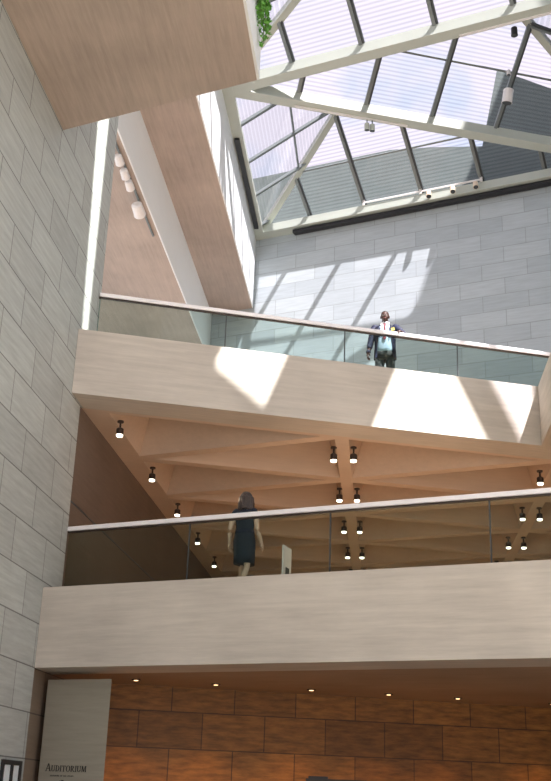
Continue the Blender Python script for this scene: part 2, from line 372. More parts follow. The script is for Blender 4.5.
def bay(A, B, Cc, ax, pitches):
    """three glass faces from the edges up to the apex ax, with hips, mullions and one transom each"""
    for e in (A, B, Cc):
        bm = bmesh.new(); add_beam(bm, e+ZZ*.1, ax, .22, .20); obj('hip_rib', bm, M['steel'], sky)
    for (p, q), starts in zip(((A, B), (B, Cc), (Cc, A)), pitches):
        bm = bmesh.new(); up_ = ZZ*.12
        n = (q-p).cross(ax-p).normalized()*.012
        a, b, c = p+up_, q+up_, ax
        add_poly(bm, [a-n, b-n, c-n, a+n, b+n, c+n], [[0, 1, 2], [5, 4, 3], [0, 3, 4, 1], [1, 4, 5, 2], [2, 5, 3, 0]])
        g = obj('glazing', bm, M['glass_sky'], sky)
        d = (q-p).normalized(); ln = (q-p).length; f = (ax-p).dot(d); ft = p + d*f
        nn = n.normalized(); nn = nn if nn.z < 0 else -nn
        for s in starts:
            if s < .4 or s > ln-.4: continue
            t = s/f if s < f else (ln-s)/(ln-f)
            b0 = p + d*s + up_; b1 = b0 + (ax-ft-up_)*t
            bm = bmesh.new(); add_beam(bm, b0+nn*.06, b1+nn*.06, .10, .09, up=nn); m_ = obj('mullion', bm, M['mullion'], g)
            bm = bmesh.new(); add_beam(bm, b0+nn*.045+d*.085, b1+nn*.045+d*.085, .075, .06, up=nn); obj('gasket', bm, M['mull_dark'], m_)
        for t in (.52,):
            b0 = a + (c-a)*t; b1 = b + (c-b)*t
            bm = bmesh.new(); add_beam(bm, b0+nn*.04, b1+nn*.04, .06, .05, up=nn); obj('transom', bm, M['mullion'], g)
def cen(A, B, Cc, h=2.3): return (A+B+Cc)/3 + ZZ*h
pk = [2.13*k for k in range(1, 7)]; pkr = [SL-s for s in pk]; pw = [2.13*k for k in range(1, 5)]; pwr = [9.14-s for s in pw]
M1 = (P1+P2)/2; AP1 = M1 + (P3-M1)*.235 + ZZ*2.3
bay(P1, P2, P3, AP1, (pw, pk, pkr))
bay(P1, P3, Q, cen(P1, P3, Q), (pk, pw, pkr))
bay(P0, P1, Q, cen(P0, P1, Q), (pw, pk, pkr))
bay(P0, Q, nodes['Q0'], cen(P0, Q, nodes['Q0']), (pk, pw, pkr))

# building beyond the glass
at = lambda x: bw(x, 1.4)
bm = bmesh.new()
prof = [(-20, 20.5), (8.4, 20.5), (8.4, 24.2), (5.99, 25.94), (4.28, 27.24), (3.65, 24.06), (1.77, 24.5), (.31, 24.76), (-20, 24.9)]
n = len(prof); pts = [V((x, at(x), z)) for x, z in prof] + [V((x, at(x)+2, z)) for x, z in prof]
add_poly(bm, pts, [list(range(n)), list(range(n, 2*n))[::-1]] + [[i, (i+1) % n, n+(i+1) % n, n+i] for i in range(n)])
tag(obj('rooftop_building', bm, M['attic'], loc=(0, at(0), 20.5)), 'grey green clad rooftop block seen through the skylight glass', 'building')

# ------------------------------------------------------------------ pier, lettering, frame
py_ = lambda x, off=0: 17.04 - TAN*(x+5.2) + off/math.cos(A0)
pier = thing('stone_pier', 'grey green stone pier lettered for the auditorium, standing below the lower balcony', 'pier', (-4.65, py_(-4.65), 0))
bm = bmesh.new(); add_prism(bm, [(-5.2, py_(-5.2)), (-4.09, py_(-4.09)), (-4.55, py_(-4.55, .5)), (-5.2, py_(-5.2, .5))], 0, 3.19)
obj('shaft', bm, M['pier'], pier, bevel=.01)
class Pen:
    """serifed capitals out of bars and arcs, cut as raised letters on a face"""
    def __init__(s, o, d, z, n): s.o, s.d, s.z, s.n, s.bm = V(o), V(d), z, V(n), bmesh.new()
    def p(s, x, y): return s.o + s.d*x + ZZ*(s.z+y)
    def quad(s, pts):
        n = len(pts); f = [s.p(*q)+s.n*.006 for q in pts]; b = [s.p(*q)-s.n*.002 for q in pts]
        add_poly(s.bm, f+b, [list(range(n)), list(range(n, 2*n))[::-1]]+[[i, (i+1) % n, n+(i+1) % n, n+i] for i in range(n)])
    def bar(s, x0, y0, x1, y1, w): s.quad([(x0-w/2, y0), (x0+w/2, y0), (x1+w/2, y1), (x1-w/2, y1)])
    def hb(s, x0, x1, y, w): s.quad([(x0, y), (x1, y), (x1, y+w), (x0, y+w)])
    def arc(s, cx, cy, rx, ry, a0, a1, tk, tn, n=10):
        P_ = []
        for k in range(n+1):
            a = math.radians(a0+(a1-a0)*k/n); th = tn+(tk-tn)*abs(math.cos(a))
            P_.append(((cx+rx*math.cos(a), cy+ry*math.sin(a)), (cx+(rx-th)*math.cos(a), cy+(ry-th*.7)*math.sin(a))))
        for (a, b), (c, d) in zip(P_, P_[1:]): s.quad([a, c, d, b])
    def stem(s, x, h, w, sf=1): s.bar(x, 0, x, h, w); s.hb(x-w*sf, x+w*sf, 0, h*.06); s.hb(x-w*sf, x+w*sf, h*.94, h*.06)
    def letter(s, ch, x, h):
        w = h*.15; t = h*.07
        if ch == 'A':
            s.bar(x+.06*h, 0, x+.40*h, h, t); s.bar(x+.74*h, 0, x+.42*h, h, w); s.hb(x+.2*h, x+.62*h, h*.33, t)
            s.hb(x-.06*h, x+.2*h, 0, h*.06); s.hb(x+.6*h, x+.9*h, 0, h*.06); return .86*h
        if ch == 'U':
            s.bar(x+.14*h, h*.3, x+.14*h, h, w); s.bar(x+.68*h, h*.3, x+.68*h, h, t); s.arc(x+.39*h, h*.32, .33*h, .33*h, 180, 360, w, t)
            s.hb(x, x+.3*h, h*.94, h*.06); s.hb(x+.55*h, x+.82*h, h*.94, h*.06); return .86*h
        if ch == 'D':
            s.stem(x+.14*h, h, w); s.arc(x+.25*h, h*.5, .52*h, .5*h, -90, 90, w*1.1, t); s.hb(x+.1*h, x+.3*h, 0, t); s.hb(x+.1*h, x+.3*h, h-t, t); return .84*h
        if ch == 'I': s.stem(x+.15*h, h, w); return .34*h
        if ch == 'T':
            s.stem(x+.37*h, h, w); s.hb(x+.02*h, x+.72*h, h-t, t); s.bar(x+.04*h, h*.75, x+.04*h, h, t*.8); s.bar(x+.70*h, h*.75, x+.70*h, h, t*.8); return .76*h
        if ch == 'O': s.arc(x+.45*h, h*.5, .43*h, .52*h, 0, 360, w*1.05, t, 20); return .93*h
        if ch == 'R':
            s.stem(x+.14*h, h, w); s.arc(x+.25*h, h*.72, .38*h, .28*h, -90, 90, w, t); s.hb(x+.1*h, x+.3*h, h*.44, t); s.hb(x+.1*h, x+.3*h, h-t, t)
            s.bar(x+.70*h, 0, x+.34*h, h*.46, w); s.hb(x+.62*h, x+.86*h, 0, h*.06); return .84*h
        if ch == 'M':
            s.bar(x+.10*h, 0, x+.14*h, h, t); s.bar(x+.46*h, .05*h, x+.16*h, h, w); s.bar(x+.46*h, .05*h, x+.80*h, h, t); s.bar(x+.86*h, 0, x+.82*h, h, w)
            s.hb(x, x+.24*h, 0, h*.06); s.hb(x+.70*h, x+1.0*h, 0, h*.06); s.hb(x+.02*h, x+.2*h, h*.94, h*.06); s.hb(x+.76*h, x+.96*h, h*.94, h*.06); return 1.02*h
        return .3*h
FN = V((-math.sin(A0), -math.cos(A0), 0))     # outward normal of the pier face
o0 = V((-5.2, py_(-5.2), 0))
pen = Pen(o0, LD, 1.845, FN); x = .125; hh = .086
for i, ch in enumerate('AUDITORIUM'): x += pen.letter(ch, x, hh*(1.3 if i == 0 else 1)) + .006
obj('lettering', pen.bm, M['letter'], pier)['label'] = 'black serif lettering AUDITORIUM'
pen = Pen(o0, LD, 1.775, FN); x = .225; rnd = random.Random(3)
for wl in (9, 2, 3, 6):
    for k in range(wl):
        pen.bar(x, 0, x+rnd.choice((0, .004)), .018, .005)
        if rnd.random() < .6: pen.hb(x, x+.012, rnd.choice((0, .008, .014)), .004)
        x += .0185
    x += .018
obj('small_lettering', pen.bm, M['letter'], pier)
bm = bmesh.new(); cc = o0 + LD*.44 + ZZ*1.665 + FN*.004
fr = Matrix((( LD.x, 0, FN.x), (LD.y, 0, FN.y), (0, 1, FN.z))).to_4x4()
r = bmesh.ops.create_cone(bm, cap_ends=True, segments=32, radius1=.062, radius2=.062, depth=.008)
em = obj('round_emblem', bm, M['letter'], pier, xf=Matrix.Translation(cc) @ fr)
bm = bmesh.new(); e = cc + FN*.006
add_tube(bm, [e+ZZ*.03-LD*.012, e+ZZ*.004-LD*.012, e+ZZ*.0-LD*.012+LD*.024, e+LD*.03-ZZ*.028], .005, 8); add_ball(bm, e+ZZ*.042-LD*.012, .008)
add_tube(bm, [e-LD*.014+ZZ*(-.002)+(LD*math.cos(q)+ZZ*math.sin(q))*.026+LD*.008-ZZ*.012 for q in [math.radians(100+25*k) for k in range(9)]], .004, 8)
obj('emblem_figure', bm, M['white'], em)

nf = thing('notice_frame', 'black framed pair of pale notices on the left stone wall at the bottom corner', 'notice frame', (XL, 15.95, 1.0))
bm = bmesh.new()
def fr_box(y0, y1, z0, z1, x1=.04): add_box(bm, XL, XL+x1, y0, y1, z0, z1)
fr_box(15.47, 16.31, 1.895, 1.96); fr_box(15.47, 16.31, .98, 1.04); fr_box(15.47, 15.53, 1.04, 1.895); fr_box(15.84, 15.93, 1.04, 1.895); fr_box(16.22, 16.31, 1.04, 1.895); fr_box(15.5, 16.28, 1.0, 1.9, .012)
obj('frame', bm, M['black'], nf)
for k, (a, b) in enumerate(((15.53, 15.84), (15.93, 16.22))):
    bm = bmesh.new(); add_box(bm, XL+.012, XL+.02, a, b, 1.04, 1.895); pp = obj('notice_sheet', bm, M['paper'], nf)
    if k == 0:
        bm = bmesh.new()
        for z, hgt in ((1.62, .02), (1.55, .02), (1.42, .07)): add_box(bm, XL+.0195, XL+.022, a+.04, b-.05, z, z+hgt)
        obj('printed_block', bm, M['trouser'], pp)

bs = thing('black_sign', 'black low sign top against the orange wall at the bottom edge', 'sign', (-.8, aw(-.8), 1.3))
g = lambda x, o: V((x, aw(x, o), 0))
bm = bmesh.new(); add_prism(bm, [g(-1.32, -.06), g(-.28, -.06), g(-.28, 0), g(-1.32, 0)], 1.2, 1.91); obj('board', bm, M['black'], bs)
bm = bmesh.new(); add_prism(bm, [g(-1.28, -.05), g(-.95, -.05), g(-.95, 0), g(-1.28, 0)], 1.91, 1.95); obj('raised_edge', bm, M['black'], bs)

# recessed downlights in the soffit of the lower balcony
def point(name, parent, loc, energy, col, size=.04):
    l = bpy.data.lights.new(name, 'POINT'); l.energy = energy; l.color = col; l.shadow_soft_size = size
    o = bpy.data.objects.new(name, l); COL.objects.link(o); o.parent = parent; o.location = loc; return o
def spot(name, parent, loc, energy, col, ang=120, blend=.8, size=.05, rot=(0, 0, 0)):
    l = bpy.data.lights.new(name, 'SPOT'); l.energy = energy; l.color = col; l.shadow_soft_size = size; l.spot_size = math.radians(ang); l.spot_blend = blend
    o = bpy.data.objects.new(name, l); COL.objects.link(o); o.parent = parent; o.location = loc; o.rotation_euler = rot; return o
d0 = thing('downlight', '', 'downlight', (0, 0, 3.31), 'downlights in the lower balcony soffit')
bm = bmesh.new(); r = bmesh.ops.create_cone(bm, cap_ends=True, segments=20, radius1=.075, radius2=.075, depth=.02)
bm.transform(Matrix.Translation((0, 0, 3.305))); obj('trim_ring', bm, M['bronze'], d0)
bm = bmesh.new(); r = bmesh.ops.create_cone(bm, cap_ends=True, segments=20, radius1=.035, radius2=.035, depth=.01)
bm.transform(Matrix.Translation((0, 0, 3.294))); obj('lens', bm, M['warm_lens'], d0)
spot('bulb', d0, (0, 0, -.03), 110, (1, .50, .16), 98, .9)
dl = [(-4.0, 'just right of the stone pier'), (-2.75, 'second from the stone pier'), (-1.2, 'third from the stone pier'), (.1, 'fourth from the stone pier'), (1.3, 'fifth from the stone pier'), (3.0, 'sixth from the stone pier'), (4.4, 'farthest right from the stone pier')]
for i, (x, w_) in enumerate(dl):
    L_ = 'small warm downlight in the lower balcony soffit, ' + w_; p = (x, aw(x, -.95), 3.31)
    if i == 0: d0.location = p; d0['label'] = L_
    else: copy_thing(d0, p, L_)

# cylinder spotlights under the coffers
c0 = thing('ceiling_spotlight', '', 'spotlight', (0, 0, 7.93), 'spotlights under the coffered ceiling')
bm = bmesh.new(); add_tube(bm, [(0, 0, 7.93), (0, 0, 7.76)], .018, 10); add_tube(bm, [(0, 0, 7.935), (0, 0, 7.905)], .06, 16); obj('stem', bm, M['bronze'], c0)
bm = bmesh.new(); add_tube(bm, [(0, 0, 7.80), (0, 0, 7.78), (0, 0, 7.67)], [.04, .068, .070], 20); obj('housing', bm, M['bronze'], c0)
bm = bmesh.new(); add_tube(bm, [(0, 0, 7.67), (0, 0, 7.635)], [.062, .055], 20); obj('lens', bm, M['lens'], c0)
spot('bulb', c0, (0, 0, -.33), 130, (1, .78, .56), 110, 1, .06)
rows = ['front', 'second', 'third', 'fourth', 'rearmost']; first = True
for j, cn in ((0, 'left'), (1, 'middle'), (2, 'right')):
    for k in range(5):
        ys = (18.42 if j == 0 else 19.95 if j == 1 else 18.5) + 2.97*k
        for sx in (-1, 1):
            if j == 0 and sx < 0: continue
            x = (-4.76, -.74, 3.35)[j] + (.19*sx if j else 0)
            if ys > bw(x)-1: continue
            lab = ('%s dark cylinder spotlight of the left ceiling rib along the side wall' % rows[k]) if j == 0 else '%s dark cylinder spotlight of the %s pair on the %s ceiling rib' % ('left' if sx < 0 else 'right', rows[k], cn)
            if j == 2 and k == 0 and sx < 0: pass
            if first: c_ = c0; c0.location = (x, ys, 7.93); c0['label'] = lab; first = False
            else: c_ = copy_thing(c0, (x, ys, 7.93), lab)
            for ch in c_.children:
                if ch.type == 'LIGHT': ch.rotation_euler = (0, -.75 if j == 0 else 0, 0)      # the side-wall row is turned into the gallery

# white floodlights on the track below the roof slab at upper left
bm = bmesh.new(); add_beam(bm, (-6.50, 22.2, 16.475), (-6.50, 27.0, 16.475), .05, .05)
tag(obj('light_track', bm, M['mullion'], loc=(-6.5, 22.2, 16.45)), 'thin light track under the brown slab beside the left wall', 'light track')
f0 = thing('track_spotlight', '', 'spotlight', (0, 0, 16.45), 'floodlights on the upper left track')
bm = bmesh.new(); add_tube(bm, [(0, 0, 16.45), (0, 0, 16.34)], .02, 8); obj('stem', bm, M['mullion'], f0)
bm = bmesh.new(); add_tube(bm, [(0, -.13, 16.31), (0, -.11, 16.30), (.02, .09, 16.22), (.02, .11, 16.215)], [.07, .10, .11, .115], 18); obj('housing', bm, M['white'], f0)
bm = bmesh.new(); add_tube(bm, [(.02, .108, 16.216), (.02, .125, 16.209)], [.10, .095], 18); obj('lens', bm, M['mull_dark'], f0)
for i, (y, s, w_) in enumerate(((22.7, 1, 'nearest'), (23.35, 1, 'second'), (23.9, 1, 'third'), (25.0, 1.45, 'largest and lowest'))):
    L_ = 'white floodlight on the upper left track, %s of the four' % (w_ if i else 'topmost')
    if i == 0: f0.location = (-6.5, y, 16.45); f0['label'] = L_
    else:
        c = copy_thing(f0, (-6.5, y, 16.45), L_); c.scale = (s, s, s)

# ------------------------------------------------------------------ fittings on the skylight
def flood(name, label, at_, aim, s, mat, stem_to=None, group=None):
    t = thing(name, label, 'spotlight', at_, group); a = V(at_); d = V(aim).normalized()
    if stem_to is not None:
        bm = bmesh.new(); add_tube(bm, [V(stem_to), a], .018, 8); obj('stem', bm, M['mullion'], t)
    bm = bmesh.new(); add_tube(bm, [a-d*s*.55, a-d*s*.5, a+d*s*.48, a+d*s*.5], [s*.30, s*.36, s*.38, s*.40], 18); obj('housing', bm, mat, t)
    bm = bmesh.new(); add_tube(bm, [a+d*s*.49, a+d*s*.53], s*.34, 18); obj('lens', bm, M['mull_dark'], t)
    return t
AP2 = cen(P1, P3, Q); b4 = P1 + UD*(2.13*4) + ZZ*.12; t4 = AP2
mp = b4 + (t4-b4)*.36
flood('spotlight', 'large white spotlight hanging from a skylight mullion at upper right', mp+V((.12, -.10, -.30)), (-.15, .25, -1), .42, M['white'], mp)
mp = b4 + (t4-b4)*.52
flood('small_spotlight', 'tiny white fitting on the mullion just above the large white spotlight', mp+V((.02, -.10, -.12)), (0, 0, -1), .16, M['white'], mp)
mp = b4 + (t4-b4)*.86
flood('dome_fitting', 'dark round fitting near the top of the skylight mullion', mp+V((-.1, -.10, -.12)), (0, 0, -1), .26, M['black'], mp)
for i, s in enumerate((4.35, 4.52)):
    b = P1 + UD*s; flood('twin_spotlight', '%s small grey spotlight of the twin below the diagonal skylight beam' % ('left', 'right')[i], b+V((0, .1, -.48)), (0, .1, -1), .21, M['steel'], b+V((0, .1, -.18)), 'twin spotlights below the diagonal beam')
for i, s in enumerate((6.75, 7.60, 8.40)):
    b = P2 + LD*s + NB*.50-ZZ*.12
    flood('curb_spotlight', 'small cream spotlight on the back skylight curb, %s of three' % ('left', 'middle', 'right')[i], b+NB*.12+ZZ*.10, (0, -.4, -1), .24, plain('cream enamel', (.80, .66, .48), .4), b, 'three small spotlights on the back curb')
def rod(name, label, a, b, w, h, mat, cat='light track'):
    bm = bmesh.new(); add_beam(bm, a, b, w, h); return tag(obj(name, bm, mat, loc=(V(a)+V(b))/2), label, cat)
rod('light_track', 'black light track slot along the foot of the back skylight curb', P2+LD*1.5+NB*.24-ZZ*.28, P2+LD*12.8+NB*.24-ZZ*.25, .24, .12, M['black'])
rod('light_track', 'narrow black slot along the left skylight curb', P1+WD*2.4+V((-.02, 0, -.22)), P2-WD*1.0+V((-.02, 0, -.22)), .16, .09, M['black'])
rod('light_track', 'pale light track under the diagonal skylight beam', P1+UD*2.0+V((.05, .10, -.19)), P1+UD*5.6+V((.05, .10, -.19)), .06, .06, M['white'])
rod('light_track', 'pale light track under the upper skylight beam at top right', P1+LD*7.0+V((.05, .10, -.19)), P1+LD*9.8+V((.05, .10, -.19)), .06, .06, M['white'])
wr = thing('white_rod', 'thin white rod with end clips above the back skylight curb', 'rod', P2+LD*6.4+NB*.5+ZZ*.22)
bm = bmesh.new(); add_beam(bm, P2+LD*4.3+NB*.45+ZZ*.26, P2+LD*8.55+NB*.45+ZZ*.26, .05, .05); obj('bar', bm, M['white'], wr)
for s in (4.3, 6.4, 8.55):
    bm = bmesh.new(); add_beam(bm, P2+LD*s+NB*.45+ZZ*.16, P2+LD*s+NB*.45+ZZ*.36, .09, .09); obj('clip', bm, M['white'], wr)

# ------------------------------------------------------------------ ivy trailing over the overhead balcony
iv = thing('hanging_ivy', 'green ivy trailing over the edge of the overhead balcony at the top', 'plant', (-1.7, 13.2, 13.1))
bs_ = bmesh.new(); bl = bmesh.new(); rnd = random.Random(11)
def leaf(p, s):
    n = V((rnd.uniform(-1, 1), rnd.uniform(-1, 1), rnd.uniform(-.3, 1))).normalized(); d, a, b = frame(n)
    q = rnd.uniform(0, 6.28); a, b = a*math.cos(q)+b*math.sin(q), b*math.cos(q)-a*math.sin(q)
    pts = [p-b*s*.5, p+a*s*.35-b*s*.35, p+a*s*.5, p+a*s*.2+b*s*.15, p+b*s*.65+n*s*.12, p-a*s*.2+b*s*.15, p-a*s*.5, p-a*s*.35-b*s*.35]
    add_poly(bl, [p+n*s*.1]+pts, [[0, i, i % 8+1] for i in range(1, 9)])
for k in range(13):
    y = 13.55 - .085*k; ln = .82 if k in (2, 3) else rnd.uniform(.3, .62); x = -1.86 + rnd.uniform(.02, .15)
    pts = [V((-1.95, y, 13.14)), V((x-.02, y, 13.14))]; z = 13.14
    while z > 13.1-ln:
        z -= .06; pts.append(V((x+rnd.uniform(-.02, .02), y+rnd.uniform(-.02, .02), z)))
        for q in range(3): leaf(pts[-1]+V((rnd.uniform(-.06, .07), rnd.uniform(-.06, .06), rnd.uniform(-.04, .04))), rnd.uniform(.05, .085))
    add_tube(bs_, pts, .005, 6)
obj('stems', bs_, M['stem'], iv); obj('leaves', bl, M['leaf'], iv)
bm = bmesh.new(); add_box(bm, -2.5, -1.95, 9, 13.6, 13.10, 13.30); tag(obj('planter', bm, M['pale_lit'], loc=(-2.2, 11, 13.1)), 'pale planter trough on the overhead balcony edge', 'planter')

# ------------------------------------------------------------------ sign stand on the lower gallery
ss = thing('sign_stand', 'narrow white standing sign behind the lower glass railing', 'sign stand', (-1.63, 18.3, 4.53))
bm = bmesh.new(); add_obox(bm, (-1.63, 18.3, 4.545), (.3, .95, 0), (.95, -.3, 0), ZZ, .36, .24, .03); obj('base', bm, M['bronze'], ss)
bm = bmesh.new(); add_tube(bm, [(-1.63, 18.3, 4.56), (-1.63, 18.3, 4.95)], .02, 10); obj('post', bm, M['bronze'], ss)
bm = bmesh.new(); add_obox(bm, (-1.63, 18.3, 5.28), (.26, .966, 0), (.966, -.26, 0), (0, 0, 1), .40, .03, .66); bd = obj('board', bm, M['white'], ss, bevel=.004)
bm = bmesh.new(); add_obox(bm, V((-1.63, 18.3, 5.14))+V((.966, -.26, 0))*.016, (.26, .966, 0), (.966, -.26, 0), (0, 0, 1), .18, .006, .22); obj('printed_block', bm, M['trouser'], bd)

# ------------------------------------------------------------------ people
def hand(bm, wrist, d, palm_n, s=1.0, curl=.5, thumb=1):
    """palm, four unequal bent fingers and a thumb; d = pointing direction, palm_n = direction the palm faces"""
    w = V(wrist); d = V(d).normalized(); n = V(palm_n); n = (n - d*n.dot(d)).normalized(); a = d.cross(n)*thumb
    add_limb(bm, [w, w+d*.045*s], [.026*s, .030*s])
    for k in range(4):
        off = a*(.030-.020*k)*s; kn = w + off*.6 + d*.02*s; r = (.0105, .011, .0105, .009)[k]*s; ln = (.070, .080, .074, .058)[k]*s
        base = w + off + d*(.088, .093, .090, .082)[k]*s
        d1 = (d*math.cos(curl*.7)+n*math.sin(curl*.7)); d2 = (d*math.cos(curl*1.7)+n*math.sin(curl*1.7)); d3 = (d*math.cos(curl*2.3)+n*math.sin(curl*2.3))
        add_limb(bm, [kn, base, base+d1*ln*.45, base+d1*ln*.45+d2*ln*.33, base+d1*ln*.45+d2*ln*.33+d3*ln*.22], [.014*s, r*1.15, r*1.05, r, r*.9], 8)
    t0 = w + a*.022*s + d*.02*s; t1 = t0 + (a*.75+d*.6+n*.25).normalized()*.045*s
    add_limb(bm, [t0, t1, t1+(d*.9+a*.25+n*.35).normalized()*.034*s, t1+(d*.9+n*.45).normalized()*.056*s], [.017*s, .014*s, .012*s, .010*s], 8)
def head(bm, c, s=1.0):
    """skull, jaw, nose, ears, brow; faces -y"""
    c = V(c)
    add_ball(bm, c+V((0, .012, .028))*s, .077*s, .096*s, .092*s, 20)
    add_ball(bm, c+V((0, -.022, -.035))*s, .060*s, .070*s, .080*s, 18)
    add_ball(bm, c+V((0, -.050, -.088))*s, .034*s, .030*s, .024*s)
    add_limb(bm, [c+V((0, -.088, .018))*s, c+V((0, -.106, -.022))*s], [.011*s, .017*s])
    add_tube(bm, [c+V((-.045, -.078, .030))*s, c+V((0, -.090, .030))*s, c+V((.045, -.078, .030))*s], .013*s, 8)
    for q in (-1, 1):
        add_ball(bm, c+V((q*.078, .012, -.002))*s, .012*s, .022*s, .034*s)
        add_ball(bm, c+V((q*.040, -.066, -.025))*s, .024*s, .020*s, .022*s)
    add_tube(bm, [c+V((-.024, -.090, -.060))*s, c+V((0, -.096, -.058))*s, c+V((.024, -.090, -.060))*s], .010*s, 8)
def face_parts(root, c, s, xf):
    c = V(c)
    for q in (-1, 1):
        bm = bmesh.new(); add_ball(bm, c+V((q*.031, -.083, .006))*s, .0135*s, .008*s, .009*s, 10); e = obj('eye', bm, M['eye'], root, xf=xf, smooth=True)
        bm = bmesh.new(); add_ball(bm, c+V((q*.031, -.090, .006))*s, .006*s, .004*s, .0065*s, 10); obj('pupil', bm, M['letter'], e, xf=xf, smooth=True)
    bm = bmesh.new(); add_tube(bm, [c+V((-.026, -.094, -.056))*s, c+V((0, -.104, -.056))*s, c+V((.026, -.094, -.056))*s], .008*s, 8); obj('mouth', bm, M['lip'], root, xf=xf, smooth=True)

# --- the man at the upper railing, facing the hall
ml_ = V((.06, 20.34, 9.10)); XM = Matrix.Translation(ml_) @ Matrix.Rotation(math.radians(-3), 4, 'Z') @ Matrix.Diagonal((1.07, 1.04, 1.04, 1))
man = thing('person', 'man in navy suit and red tie leaning one hand on the upper railing', 'person', ml_)
sR, eR, wR = V((-.205, .02, 1.45)), V((-.275, .03, 1.16)), V((-.315, -.03, .90))          # his right arm, hanging
sL, eL, wL = V((.205, .02, 1.45)), V((.365, -.05, 1.255)), V((.300, -.30, 1.215))           # his left arm, hand on the rail
bm = bmesh.new(); hc = V((0, -.03, 1.665))
head(bm, hc, 1.02); add_limb(bm, [(0, .01, 1.42), (0, .0, 1.50), (0, -.01, 1.60)], [.075, .062, .060])
add_loft(bm, [ell(0, .01, z, rx, ry) for z, rx, ry in ((.88, .150, .11), (.98, .165, .12), (1.10, .160, .125), (1.25, .165, .12), (1.38, .175, .11), (1.46, .15, .085), (1.50, .07, .06))])
for s_, e_, w_, u in ((sR, eR, wR, 1), (sL, eL, wL, -1)):
    add_limb(bm, [s_, s_.lerp(e_, .5), e_, e_.lerp(w_, .4), w_], [.062, .053, .044, .042, .029])
hand(bm, wR, (wR-eR)*1+V((0, -.05, 0)), (.8, .3, 0), 1.05, .55, 1)
hand(bm, wL, (-.25, -1, -.12), (0, -.2, -1), 1.05, .45, 1)
for q in (-1, 1):
    add_limb(bm, [(q*.095, .01, .90), (q*.10, -.01, .70), (q*.105, -.01, .49), (q*.108, .02, .30), (q*.11, .035, .09)], [.085, .075, .055, .050, .038])
    add_limb(bm, [(q*.11, .04, .045), (q*.118, -.07, .04), (q*.12, -.15, .03)], [.038, .038, .028])
fused('body', bm, M['skin_dark'], man, .009, XM)
face_parts(man, hc, 1.02, XM)
bm = bmesh.new()      # cropped hair cap
r = bmesh.ops.create_uvsphere(bm, u_segments=20, v_segments=14, radius=1)
bmesh.ops.delete(bm, geom=[v for v in bm.verts if v.co.z < .28 - .35*v.co.y], context='VERTS')
for v in bm.verts: v.co = hc + V((v.co.x*.0815, .012+v.co.y*.101, .031+v.co.z*.097))
obj('hair', bm, M['hair_black'], man, xf=XM, smooth=True)
bm = bmesh.new()      # shirt
add_loft(bm, [ell(0, -.005, z, rx, ry) for z, rx, ry in ((.86, .175, .135), (.96, .186, .160), (1.08, .184, .165), (1.22, .184, .152), (1.36, .186, .135), (1.44, .16, .105), (1.485, .09, .075), (1.535, .070, .068))])
obj('shirt', bm, M['shirt'], man, xf=XM, smooth=True)
bm = bmesh.new()
for q in (-1, 1): add_hull8(bm, [V(p) for p in ((q*.005, -.100, 1.47), (q*.075, -.085, 1.46), (q*.075, -.03, 1.53), (q*.02, -.070, 1.535), (q*.005, -.112, 1.475), (q*.080, -.095, 1.465), (q*.082, -.04, 1.545), (q*.02, -.085, 1.548))])
add_loft(bm, [ell(0, -.022, z, rx, ry, 20, math.radians(249), math.radians(293), False) for z, rx, ry in ((1.22, .19, .150), (1.34, .19, .137), (1.44, .165, .108))], False)
obj('shirt_front', bm, M['shirt_white'], man, xf=XM)['label'] = 'white collar and shirt front'
bm = bmesh.new()
add_loft(bm, [[V((-w, y, z)), V((w, y, z)), V((w, y-.012, z)), V((-w, y-.012, z))] for z, w, y in ((1.11, .004, -.182), (1.15, .032, -.182), (1.22, .030, -.178), (1.40, .018, -.150), (1.46, .014, -.118), (1.475, .022, -.112), (1.505, .026, -.098))])
obj('tie', bm, M['tie'], man, xf=XM)
bm = bmesh.new()      # jacket: open front shell, lapels and two sleeves
g0, g1 = math.radians(-90+30), math.radians(270-30)
def jr(z, rx, ry, gap):
    return ell(0, -.002, z, rx, ry, 34, math.radians(-90+gap), math.radians(270-gap), False)
add_loft(bm, [jr(*q) for q in ((.78, .215, .165, 42), (.90, .208, .175, 44), (1.02, .200, .180, 44), (1.14, .200, .178, 38), (1.28, .205, .165, 27), (1.38, .215, .145, 22), (1.445, .20, .120, 34), (1.49, .12, .090, 50), (1.525, .082, .078, 60))], False)
bmesh.ops.solidify(bm, geom=bm.faces[:], thickness=.012)
add_limb(bm, [sR+V((.01, 0, -.005)), sR.lerp(eR, .5), eR, eR.lerp(wR, .45), wR+V((.002, 0, .03))], [.079, .070, .061, .056, .048])
add_limb(bm, [sL+V((-.01, 0, -.005)), sL.lerp(eL, .5), eL, eL.lerp(wL, .45), wL+(eL-wL)*.12], [.079, .070, .061, .056, .048])
obj('suit_jacket', bm, M['suit'], man, xf=XM, smooth=True)
bm = bmesh.new()
for q in (-1, 1): add_hull8(bm, [V(p) for p in ((q*.085, -.172, 1.16), (q*.105, -.165, 1.17), (q*.13, -.142, 1.36), (q*.095, -.120, 1.46), (q*.085, -.182, 1.16), (q*.105, -.175, 1.17), (q*.135, -.152, 1.36), (q*.095, -.132, 1.465))])
obj('lapel', bm, M['suit'], man, xf=XM)
bm = bmesh.new()
add_loft(bm, [ell(0, 0, z, rx, ry) for z, rx, ry in ((.76, .190, .135), (.86, .188, .150), (.95, .188, .152))])
for q in (-1, 1): add_limb(bm, [(q*.095, .0, .84), (q*.10, -.01, .66), (q*.105, -.005, .48), (q*.108, .02, .28), (q*.11, .03, .08)], [.100, .088, .070, .064, .060])
obj('trousers', bm, M['trouser'], man, xf=XM, smooth=True)
for q in (-1, 1):
    bm = bmesh.new(); add_limb(bm, [(q*.11, .055, .05), (q*.115, -.05, .048), (q*.122, -.165, .036)], [.048, .048, .036]); obj('shoe', bm, M['shoe'], man, xf=XM, smooth=True)
pp = XM @ V((.16, -.32, 1.275))
